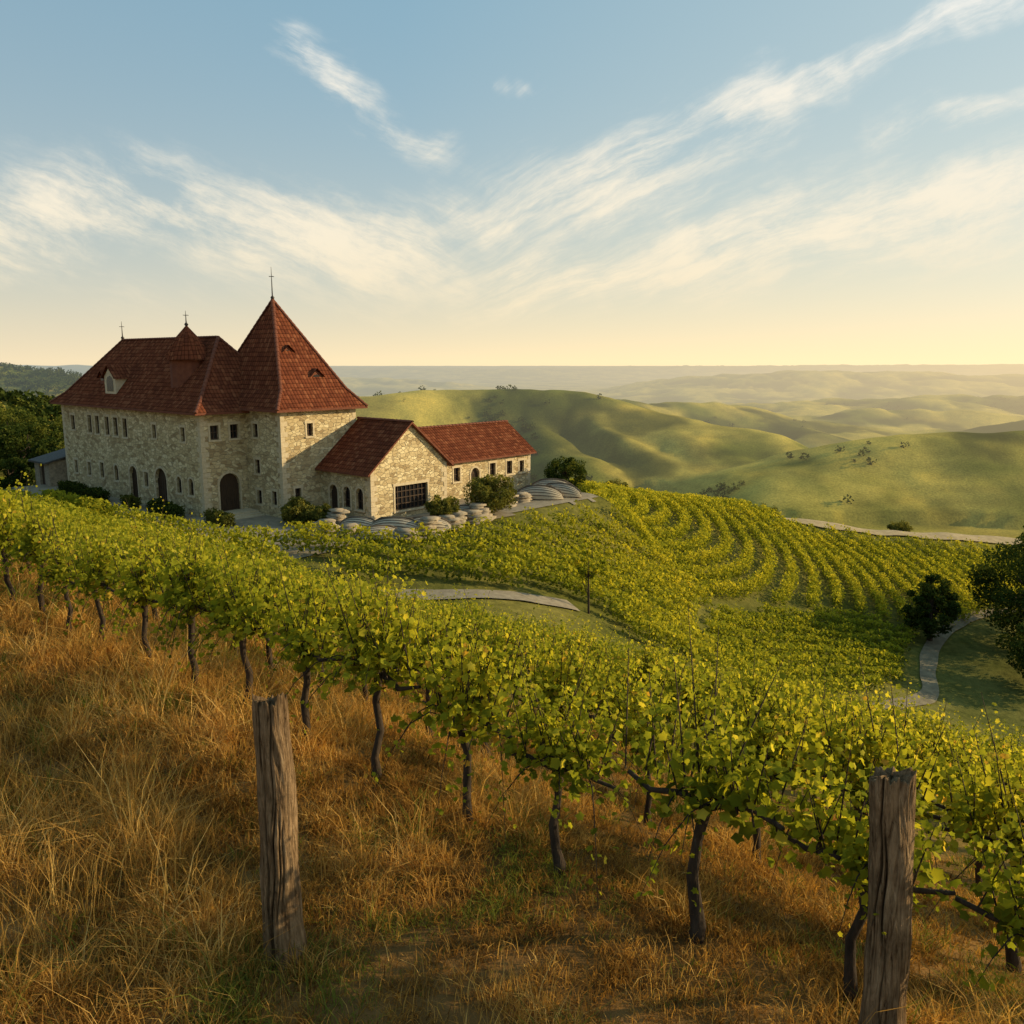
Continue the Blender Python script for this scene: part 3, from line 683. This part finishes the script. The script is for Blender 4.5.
longf=[w(U(20.9),5.2),w(U(17.6),5.1,.7,1.45),w(U(16.2),5.1,.7,1.45),w(U(14.4),5.1,.7,1.45),w(U(12.9),5.1,.7,1.45),w(U(11.3),5.1,.7,1.45),
 w(U(6.6),5.3,.55,1.0),w(U(2.4),5.3,.55,1.0),
 w(U(21),1.5,.6,1.1),w(U(18.4),1.5,.6,1.1),w(U(16),1.5,.65,1.25),w(U(13.4),1.5,.65,1.25,arch=1),
 w(U(10.5),0,1.25,2.9,arch=1,kind='door'),w(U(8.4),1.5,.6,1.1),w(U(6.1),0,1.7,3.1,arch=1,kind='door'),w(U(3.4),1.5,.65,1.2,arch=1),w(U(1.7),1.5,.65,1.2,arch=1)]
endf=[w(1.05,5.5,.65,1.0),w(2.6,5.5,.65,1.0),w(2.0,0.35,1.6,2.7,arch=1,kind='door')]
wallpart('main_block_wall',[((-23,0,0),(1,0,0),23,7.6,longf),((0,0,0),(0,1,0),3.5,7.6,endf),((0,8,0),(-1,0,0),23,7.6,[w(4+3*k,5,.7,1.3) for k in range(6)]),((-23,8,0),(0,-1,0),8,7.6,[w(2.5,5,.7,1.3),w(5.5,5,.7,1.3)])],
 [(0,0,1,-1,7.5),(-23,0,-1,-1,7.5)])
wallpart('tower_wall',[((0,3.5,0),(1,0,0),4.4,7.8,[w(1.3,5.6,.6,.95),w(1.35,3.0,.6,1.0),w(1.4,.8,.6,1.0),w(3.3,.9,.55,1.0)]),
 ((4.4,3.5,0),(0,1,0),6.5,7.8,[w(2.4,5.7,.5,.9),w(1.2,1.2,.5,.9)]),((4.4,10,0),(-1,0,0),9.4,7.8,[]),((-5.0,10,0),(0,-1,0),2,7.8,[])],
 [(4.4,3.5,1,-1,7.6),(4.4,10,1,1,7.6)])
e=3.7; rz=6.6
wallpart('gabled_wing_wall',[((4.4,6.65,0),(1,0,0),5.6,e,[w(1.5,0,.9,2.3,arch=1,kind='door'),w(3.0,.8,.75,1.5,arch=1),w(4.4,.8,.75,1.5,arch=1)]),
 ((10,6.65,0),(0,1,0),7.2,e,[w(3.7,.55,3.1,1.75,bars=7,hbars=3)]),((10,13.85,0),(-1,0,0),6,e,[])],[(10,6.65,1,-1,e),(10,13.85,1,1,e)],
 [[(10,6.65,e),(10,13.85,e),(10,10.25,rz)]])
e2=3.4
wallpart('long_wing_wall',[((7.5,13.85,0),(0,1,0),12.65,e2,[w(1.5,1.5,.7,1.1),w(3.6,1.5,.7,1.1),w(5.7,0,1.0,2.4,arch=1,kind='door'),w(7.8,1.5,.7,1.1),w(9.9,1.5,.7,1.1),w(11.5,1.5,.6,1.0)]),
 ((7.5,26.5,0),(-1,0,0),6,e2,[w(3,1.3,.8,1.2)]),((1.5,26.5,0),(0,-1,0),12.65,e2,[])],[(7.5,26.5,1,1,e2)],[[(7.5,26.5,e2),(1.5,26.5,e2),(4.5,26.5,5.5)]])

def ridge_caps(mb,a,b,r=.14):
    a=Vector(a);b=Vector(b);L=(b-a).length;n=int(L/.4);d=(b-a).normalized();s_=d.cross(Z3).normalized();up=s_.cross(d)
    for k in range(n):
        p0=a+d*(L*k/n); p1=a+d*(L*(k+1)/n+.03); R0,R1=r*1.12,r*.9
        ring=lambda p,rr:[p+s_*(rr*math.cos(t))+up*(rr*math.sin(t)*.8-.03) for t in [math.pi*j/6 for j in range(7)]]
        A,B=ring(p0,R0),ring(p1,R1)
        for j in range(6): mb.face([A[j],A[j+1],B[j+1],B[j]],1)
        mb.face(A,1)
M_cap=simple_mat('ridge_tile',(0.12,0.038,0.022),(0.20,0.068,0.035),3,0.9)
def hip(name,x0,x1,y0,y1,ez,ov,fl,flz,ra,rb,thick=.16):
    mb=MB()
    def ring(o,z): return [Vector(p) for p in ((x0-o,y0-o,z),(x1+o,y0-o,z),(x1+o,y1+o,z),(x0-o,y1+o,z))]
    A,B=ring(ov,ez),ring(-fl,flz); ra,rb=Vector(ra),Vector(rb); D=ring(ov,ez-thick); E=ring(-.1,ez-thick)
    for k in range(4):
        j=(k+1)%4; mb.face([A[k],A[j],B[j],B[k]]); mb.face([D[k],D[j],A[j],A[k]],1); mb.face([E[k],E[j],D[j],D[k]],1)
    if (ra-rb).length<.01:
        for k in range(4): mb.face([B[k],B[(k+1)%4],ra])
    else:
        mb.face([B[0],B[1],rb,ra]); mb.face([B[1],B[2],rb]); mb.face([B[2],B[3],ra,rb]); mb.face([B[3],B[0],ra]); ridge_caps(mb,ra,rb)
    for k,t in enumerate([ra,rb,rb,ra]): ridge_caps(mb,A[k],B[k]); ridge_caps(mb,B[k],t)
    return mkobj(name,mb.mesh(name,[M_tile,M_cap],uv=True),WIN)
main_roof=hip('main_roof',-23,0,0,8,7.45,.65,.35,8.3,(-19.2,4,12.7),(-3.8,4,12.7))
tow_roof=hip('tower_roof',-5.0,4.4,3.5,10,7.65,.65,.45,9.0,(-.7,6.75,15.4),(-.7,6.75,15.4))
def gable_roof(name,O,ax,L,half,ez,rz_,ov=.45,end=.35,th=.14):
    mb=MB(); O=Vector(O); ax=Vector(ax); sd=ax.cross(Z3); k=(rz_-ez)/half
    a=O-ax*0; b=O+ax*(L+end)
    for sg in (1,-1):
        lo=rz_-k*(half+ov)
        p=[Vector((*((q_+sd*sg*w_)[:2]),z)) for q_,w_,z in ((a,half+ov,lo),(b,half+ov,lo),(b,0,rz_),(a,0,rz_))]
        t=Vector((0,0,th)); top=[v+t for v in p]
        top_=top[::-1] if sg<0 else top
        mb.face(top_,0); mb.face(p if sg<0 else p[::-1],1)
        mb.face([p[1],p[2],top[2],top[1]],1); mb.face([p[0],p[1],top[1],top[0]],1); mb.face([p[3],p[0],top[0],top[3]],1)
    ridge_caps(mb,(a.x,a.y,rz_+th),(b.x,b.y,rz_+th),.16)
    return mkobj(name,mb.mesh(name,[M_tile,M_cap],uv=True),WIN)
gable_roof('gabled_wing_roof',(4.4,10.25,0),(1,0,0),5.6,3.6,3.62,rz+.02)
gable_roof('long_wing_roof',(4.5,13.0,0),(0,1,0),13.5,3.0,3.35,5.52)
def finial(x,y,z,h,parent=WIN):
    V=[];F=[]; tube(V,F,[(0,0,-.3),(0,0,0),(0,0,.12),(0,0,.25),(0,0,h*.5),(0,0,h)],[.07,.09,.16,.05,.035,.012],8)
    tube(V,F,[(-.22,0,h*.7),(.22,0,h*.7)],[.02,.02],6); tube(V,F,[(0,-.22,h*.7),(0,.22,h*.7)],[.02,.02],6)
    mkobj('roof_finial',fast_mesh('roof_finial',V,F,[M_iron]),parent,loc=(x,y,z))
finial(-19.2,4,12.75,1.5); finial(-.7,6.75,15.4,2.3)
mb=MB(); tx0,ty0=-5.0,2.2
def ringp(r_,z,n=16): return [Vector((tx0+r_*math.cos(2*math.pi*k/n),ty0+r_*math.sin(2*math.pi*k/n),z)) for k in range(n)]
prof=[(1.35,9.0,1),(1.3,11.0,1),(1.7,11.0,0),(1.45,11.5,0),(1.15,12.1,0),(.78,12.65,0),(.38,13.1,0),(.03,13.5,0)]
for (r0,z0,m0),(r1,z1,m1) in zip(prof[:-1],prof[1:]):
    a_,b_=ringp(r0,z0),ringp(r1,z1)
    for k in range(16): j=(k+1)%16; mb.face([a_[k],a_[j],b_[j],b_[k]],m0 if m0==0 else 1)
mkobj('roof_turret',mb.mesh('roof_turret',[M_tile,M_cap],uv=True),main_roof)
finial(tx0,ty0,13.45,1.1)
def dormer(x,y,z,wd,ht,dp,parent,d,n,fm=0):
    mb=MB(); O=Vector((x,y,z)); fr=(O,Vector(d),Vector(n)); P=lambda u,v,w_:O+fr[1]*u+Z3*v+fr[2]*w_
    mb.box(fr,-wd/2,wd/2,-.3,ht,-dp,0,fm)
    ap=ht+wd*.45; o_=.2
    mb.face([P(-wd/2,ht,0),P(wd/2,ht,0),P(0,ap-.1,0)],fm)
    mb.face([P(-wd*.3,.15,.02),P(wd*.3,.15,.02),P(wd*.3,ht*.75,.02),P(wd*.18,ht*.98,.02),P(0,ht*1.06,.02),P(-wd*.18,ht*.98,.02),P(-wd*.3,ht*.75,.02)],2)
    L0,R0,T0=P(-wd/2-o_,ht-.16,o_),P(wd/2+o_,ht-.16,o_),P(0,ap+.05,o_)
    L1,R1,T1=P(-wd/2-o_,ht-.16,-dp),P(wd/2+o_,ht-.16,-dp),P(0,ap+.05,-dp-.5)
    mb.face([R0,R1,T1,T0],1); mb.face([L1,L0,T0,T1],1)
    mkobj('dormer',mb.mesh('dormer',[M_trim,M_tile,M_glass,M_cap],uv=True),parent)
dormer(-14.2,.4,8.4,1.9,1.3,2.6,main_roof,(1,0,0),(0,-1,0))
dormer(-16.9,1.0,9.2,.8,.5,1.7,main_roof,(1,0,0),(0,-1,0),3)
dormer(3.35,7.4,9.6,.9,.35,1.6,tow_roof,(0,1,0),(1,0,0),3)
dormer(2.0,6.0,11.4,.7,.3,1.4,tow_roof,(0,1,0),(1,0,0),3)
mb=MB()
for k in range(3):
    fr=(Vector((0.05,.2,0)),Vector((0,1,0)),Vector((1,0,0))); mb.box(fr,0,3.2,-.1,.36-.12*k-.002*k,.4*k+(.003 if k else 0),.4*(k+1)+.9,0)
mkobj('entrance_steps',mb.mesh('entrance_steps',[M_trim]),WIN)
SH=mkobj('stone_shed',None,loc=(CX+BX[0]*-26,CY+BX[1]*-26,GZ),rot=bang,label='small dark grey shed beside the winery end wall',cat='shed')
mb=MB(); panel(mb,(-1.6,-1,0),(1,0,0),3.2,2.3,[w(1.6,0,1.1,2.0)]); panel(mb,(1.6,-1,0),(0,1,0),3,2.3,[]); panel(mb,(-1.6,2,0),(0,-1,0),3,2.3,[]); panel(mb,(1.6,2,0),(-1,0,0),3.2,2.3,[])
mkobj('wall',mb.mesh('wall',[M_slab]),SH)
mb=MB(); mb.face([(-1.9,-1.4,2.2),(1.9,-1.4,2.2),(1.9,2.3,3.1),(-1.9,2.3,3.1)]); mb.face([(-1.9,2.3,2.95),(1.9,2.3,2.95),(1.9,-1.4,2.05),(-1.9,-1.4,2.05)]); mb.face([(-1.9,-1.4,2.05),(1.9,-1.4,2.05),(1.9,-1.4,2.2),(-1.9,-1.4,2.2)])
mb.face([(1.9,-1.4,2.05),(1.9,2.3,2.95),(1.9,2.3,3.1),(1.9,-1.4,2.2)])
mkobj('roof',mb.mesh('roof',[M_slate]),SH)
mb=MB(); mb.face([(-.55,-.8,0),(.55,-.8,0),(.55,-.8,2),(-.55,-.8,2)]); mkobj('door',mb.mesh('door',[M_door]),SH)

# hedges
def world(lx_,ly_): return CX+lx_*BX[0]+ly_*BY[0],CY+lx_*BX[1]+ly_*BY[1]
for k,(x0,x1,yy,hh_) in enumerate([(-20,-12,-1.7,.9),(-9.2,-7.4,-1.4,.8),(-4.8,-.8,-1.5,.9),(1.6,4.2,-.6,.8),(-17,-6,-4.0,.7)]):
    n=int((x1-x0)*900); P=np.stack([R.uniform(x0,x1,n),yy+R.uniform(-.45,.45,n),R.random(n)**.7*hh_],1)
    P[:,2]*=.8+.5*np.clip(fbm(P[:,0]/.6+k*9,P[:,1]/.6,2,5)*2+.5,0,1)
    a_,b_,c_=leafmesh(P,R.uniform(.08,.15,n),T_DIA,np.clip(R.normal(.4,.2,n),0,1),.4)
    a_=a_-np.array([(x0+x1)/2,yy,0]); wx0,wy0=world((x0+x1)/2,yy)
    mkobj('hedge',fast_mesh('hedge',a_,b_,[M_bush if k%2 else M_tree],c_),loc=(wx0,wy0,GZ+.05),rot=bang,label='low clipped green hedge along the stone winery wall',cat='hedge',group='hedges beside the winery')

# upturned boats and slab stacks
def hull_mesh(L,Wd,Hh):
    nu,nv=26,12; V=[];F=[];M=[]
    for i_ in range(nu+1):
        t=i_/nu*2-1; wv=max(0.0,1-abs(t)**2.6)**.8; hv=.75+.25*(1-t*t)
        for j_ in range(nv+1):
            for da,st in ((-.035,.05),(.035,.0)):
                a=min(math.pi,max(0,math.pi*j_/nv+da))
                V.append((t*L/2,(Wd/2*wv+.01)*(1+st)*math.cos(a),Hh*hv*(wv**.5)*(max(0.0,math.sin(a))**.8)*(1+st)+.02))
    m=2*(nv+1)
    for i_ in range(nu):
        for j_ in range(m-1): a=i_*m+j_; F.append((a,a+1,a+m+1,a+m)); M.append(0 if j_%2 else 1)
    K=[];KF=[]; tube(K,KF,[(-L*.49,0,Hh*.25),(-L*.44,0,Hh*.6),(-L*.25,0,Hh*1.0),(0,0,Hh*1.07),(L*.25,0,Hh*1.0),(L*.44,0,Hh*.6),(L*.49,0,Hh*.25)],[.03,.045,.05,.05,.05,.045,.03],6)
    return fast_mesh('hull',V,F,[M_hull,M_hull2],midx=M),fast_mesh('keel',K,KF,[M_hull2],smooth=True)
hm=hull_mesh(3.4,1.5,.88)
for k,(a_,b_,rt,s_) in enumerate([(-7.4,53.6,-.15,1.15),(-9.8,54.4,-.4,1.0),(-5.6,54.8,.1,1.0),(-3.4,59.8,.3,.85),(2.2,67.6,-.2,1.15),(4.0,69.2,-.5,1.1),(-1.0,65.5,.4,.85),(3.4,71.3,-.2,1.15),(-8.3,52.3,.2,.85)]):
    e_=mkobj('upturned_boat',None,loc=(a_,b_,H1(a_,b_)+.06),rot=rt,scale=s_,label='upturned pale weathered wooden boat hull lying in courtyard',cat='boat',group='upturned boats in the courtyard')
    mkobj('hull',hm[0],e_); mkobj('keel',hm[1],e_)
def stack(seed):
    rg=random.Random(seed); V=[];F=[]; z=0
    for k in range(rg.randint(5,8)):
        n=5; hh=rg.uniform(.09,.15); ox,oy=rg.uniform(-.2,.2),rg.uniform(-.2,.2); r0=.85-.05*k; ph=rg.uniform(0,3)
        b=len(V); ra=[r0*rg.uniform(.7,1.2) for _ in range(n)]
        for q_ in range(2):
            for j in range(n):
                t=2*math.pi*j/n+ph; V.append((ox+ra[j]*1.4*math.cos(t),oy+ra[j]*math.sin(t),z+q_*hh))
        V.append((ox,oy,z+hh+.01)); c=len(V)-1
        for j in range(n):
            j2=(j+1)%n; F.append((b+j,b+j2,b+n+j2,b+n+j)); F.append((b+n+j,b+n+j2,c,c))
        z+=hh+.03
    F2=[]
    for f in F: F2+=[(f[0],f[1],f[2])]+([(f[0],f[2],f[3])] if f[2]!=f[3] else [])
    return fast_mesh('slab_stack',V,F2,[M_slab])
for k,(a_,b_) in enumerate([(-11.6,52.4),(-10.4,52.7),(-12.2,54.4),(-4.3,56.0),(-2.6,57.9),(-2.2,58.9),(-3.9,57.0),(-.6,64.2),(.8,66.2),(-11.6,56.0),(-6.6,52.4),(-5.4,53.4)]):
    mkobj('slab_stack',stack(k),loc=(a_,b_,H1(a_,b_)+.05),rot=k*.9,scale=random.uniform(.8,1.1),label='stack of rough grey stone slabs on the gravel courtyard',cat='stone stack',group='stacks of stone slabs in the courtyard')

# ------------------------------------------------------------------ world, sun, camera
EL,AZ=math.radians(18),(0.99,0.12)
sd=Vector((AZ[0]*math.cos(EL),AZ[1]*math.cos(EL),math.sin(EL))).normalized()
L=bpy.data.lights.new('sun','SUN'); L.energy=5.0; L.angle=math.radians(.6); L.color=(1,.80,.46)
so=bpy.data.objects.new('sun',L); so.rotation_euler=sd.to_track_quat('Z','Y').to_euler(); link(so)
wd=bpy.data.worlds.new('World'); sc.world=wd; wd.use_nodes=True; t=wd.node_tree; t.nodes.clear()
out=ND(t,'ShaderNodeOutputWorld')
sky=ND(t,'ShaderNodeTexSky',sky_type='NISHITA',sun_disc=False,sun_elevation=EL,sun_rotation=math.atan2(sd.x,sd.y),air_density=1.0,dust_density=1.0,ozone_density=1.5)
bg=ND(t,'ShaderNodeBackground',{0:sky.outputs[0],1:0.15})
D=ND(t,'ShaderNodeTexCoord').outputs['Generated']; xyz=ND(t,'ShaderNodeSeparateXYZ',{0:D}).outputs
el=MA(t,'MAXIMUM',xyz[2],0.0)
toward=ND(t,'ShaderNodeVectorMath',{0:D,1:(sd.x,sd.y,0)},operation='DOT_PRODUCT').outputs['Value']
tw_=MA(t,'MULTIPLY_ADD',toward,.5,.5,clamp=True)
hz=RAMP(t,tw_,[(0,(.78,.68,.48)),(.35,(.90,.74,.48)),(.6,(1.04,.83,.49)),(1,(1.25,.96,.54))])
hi_=RAMP(t,tw_,[(0,(.19,.32,.40)),(.5,(.21,.42,.55)),(1,(.58,.70,.66))])
gf=MA(t,'EXPONENT',MA(t,'MULTIPLY',el,-1/.14))
gc=MIX(t,gf,hi_,hz)
b2=ND(t,'ShaderNodeBackground',{0:gc,1:1.08})
mfac=MA(t,'MULTIPLY_ADD',gf,.22,.74)
skyS=ND(t,'ShaderNodeMixShader',{0:mfac,1:bg.outputs[0],2:b2.outputs[0]}).outputs[0]
yy=MA(t,'MAXIMUM',xyz[1],.08); u=MA(t,'DIVIDE',xyz[0],yy); v=MA(t,'DIVIDE',xyz[2],yy)
uv=ND(t,'ShaderNodeCombineXYZ',{0:u,1:v}).outputs[0]
wn=ND(t,'ShaderNodeTexNoise',{'Vector':uv,'Scale':5.0,'Detail':4,'Roughness':.62}).outputs['Color']
wn=ND(t,'ShaderNodeVectorMath',{0:wn,1:(.5,.5,.5)},operation='SUBTRACT').outputs[0]
uvw=ND(t,'ShaderNodeVectorMath',{0:uv,1:ND(t,'ShaderNodeVectorMath',{0:wn,3:.10},operation='SCALE').outputs[0]},operation='ADD').outputs[0]
uvs=ND(t,'ShaderNodeVectorMath',{0:uv,1:ND(t,'ShaderNodeVectorMath',{0:wn,3:.04},operation='SCALE').outputs[0]},operation='ADD').outputs[0]
def seg(a,b,w_,amp):
    ab=Vector((b[0]-a[0],b[1]-a[1],0)); pa=ND(t,'ShaderNodeVectorMath',{0:uvw,1:(a[0],a[1],0)},operation='SUBTRACT').outputs[0]
    dt=ND(t,'ShaderNodeVectorMath',{0:pa,1:tuple(ab/ab.length_squared)},operation='DOT_PRODUCT').outputs['Value']
    tt=MA(t,'ADD',dt,0.0,clamp=True)
    pr=ND(t,'ShaderNodeVectorMath',{0:tuple(ab),3:tt},operation='SCALE').outputs[0]
    ln=ND(t,'ShaderNodeVectorMath',{0:pa,1:pr},operation='DISTANCE').outputs['Value']
    q_=MA(t,'MULTIPLY',MA(t,'MULTIPLY',ln,ln),-1/(w_*w_)); return MA(t,'MULTIPLY',MA(t,'EXPONENT',q_),amp)
SEG=[((.57,.40),(.272,.280),.026,.70),((.272,.280),(.098,.185),.052,.68),((.098,.185),(-.06,.145),.040,.52),
 ((-.235,.325),(-.17,.268),.034,.66),((-.17,.268),(-.085,.222),.026,.52),((-.015,.300),(.045,.303),.013,.85),((.40,.25),(.62,.285),.022,.60),
 ((-.62,.160),(-.40,.178),.046,.60),((-.40,.178),(-.10,.11),.046,.58),
 ((-.05,.08),(.28,.115),.038,.55),((.20,.12),(.62,.20),.056,.60)]
acc=None
for a_ in SEG:
    g=seg(*a_); acc=g if acc is None else MA(t,'MAXIMUM',acc,g)
rel=ND(t,'ShaderNodeVectorMath',{0:uvs,1:(-.75,-.22,0)},operation='SUBTRACT').outputs[0]
rs2=ND(t,'ShaderNodeSeparateXYZ',{0:rel}).outputs
ang=MA(t,'ARCTAN2',rs2[1],rs2[0]); rad_=ND(t,'ShaderNodeVectorMath',{0:rel},operation='LENGTH').outputs['Value']
fv_=ND(t,'ShaderNodeCombineXYZ',{0:MA(t,'MULTIPLY',rad_,5.0),1:MA(t,'MULTIPLY',ang,30.0)}).outputs[0]
sw=ND(t,'ShaderNodeSeparateXYZ',{0:uvs}).outputs
al=MA(t,'SUBTRACT',MA(t,'MULTIPLY',sw[0],.93),MA(t,'MULTIPLY',sw[1],.37)); pe=MA(t,'ADD',MA(t,'MULTIPLY',sw[0],.37),MA(t,'MULTIPLY',sw[1],.93))
fl_=ND(t,'ShaderNodeCombineXYZ',{0:MA(t,'MULTIPLY',al,6.0),1:MA(t,'MULTIPLY',pe,25.0),2:3.0}).outputs[0]
sel=ND(t,'ShaderNodeMapRange',{0:sw[0],1:-.14,2:.02},interpolation_type='SMOOTHSTEP').outputs[0]
nR=NOISE(t,fv_,1.0,9,.70,.15); nL=NOISE(t,fl_,1.0,9,.70,.15)
nf=MA(t,'ADD',MA(t,'MULTIPLY',nR,sel),MA(t,'MULTIPLY',nL,MA(t,'SUBTRACT',1.0,sel)))
nb_=NOISE(t,uvw,6,6,.62,.1)
veil=MA(t,'MULTIPLY',MA(t,'EXPONENT',MA(t,'MULTIPLY',MA(t,'POWER',MA(t,'DIVIDE',MA(t,'SUBTRACT',v,.12),.10),2.0),-1.0)),.27)
m1=MA(t,'ADD',acc,veil)
tex=MA(t,'ADD',MA(t,'MULTIPLY_ADD',nf,4.0,-2.06),MA(t,'MULTIPLY_ADD',nb_,2.4,-1.2))
den=MA(t,'ADD',m1,MA(t,'MULTIPLY',tex,MA(t,'MULTIPLY_ADD',m1,.75,.12)))
cl_=ND(t,'ShaderNodeMapRange',{0:den,1:.14,2:1.15,3:0.0,4:.94},interpolation_type='SMOOTHSTEP').outputs[0]
cl_=MA(t,'MULTIPLY',cl_,MA(t,'GREATER_THAN',xyz[1],.1))
cc=RAMP(t,MA(t,'MULTIPLY',v,2.6,clamp=True),[(0,(1.0,.82,.52)),(.35,(1.0,.89,.68)),(1,(.98,.95,.87))])
bc=ND(t,'ShaderNodeBackground',{0:cc,1:.98})
mx=ND(t,'ShaderNodeMixShader',{0:cl_,1:skyS,2:bc.outputs[0]})
t.links.new(mx.outputs[0],out.inputs[0])

cam=bpy.data.cameras.new('camera'); co=bpy.data.objects.new('camera',cam); link(co)
cam.lens=30; cam.sensor_width=36; cam.clip_start=.05; cam.clip_end=30000
co.location=(0,0,0); co.rotation_euler=(math.radians(90-10.1),0,0)
sc.camera=co
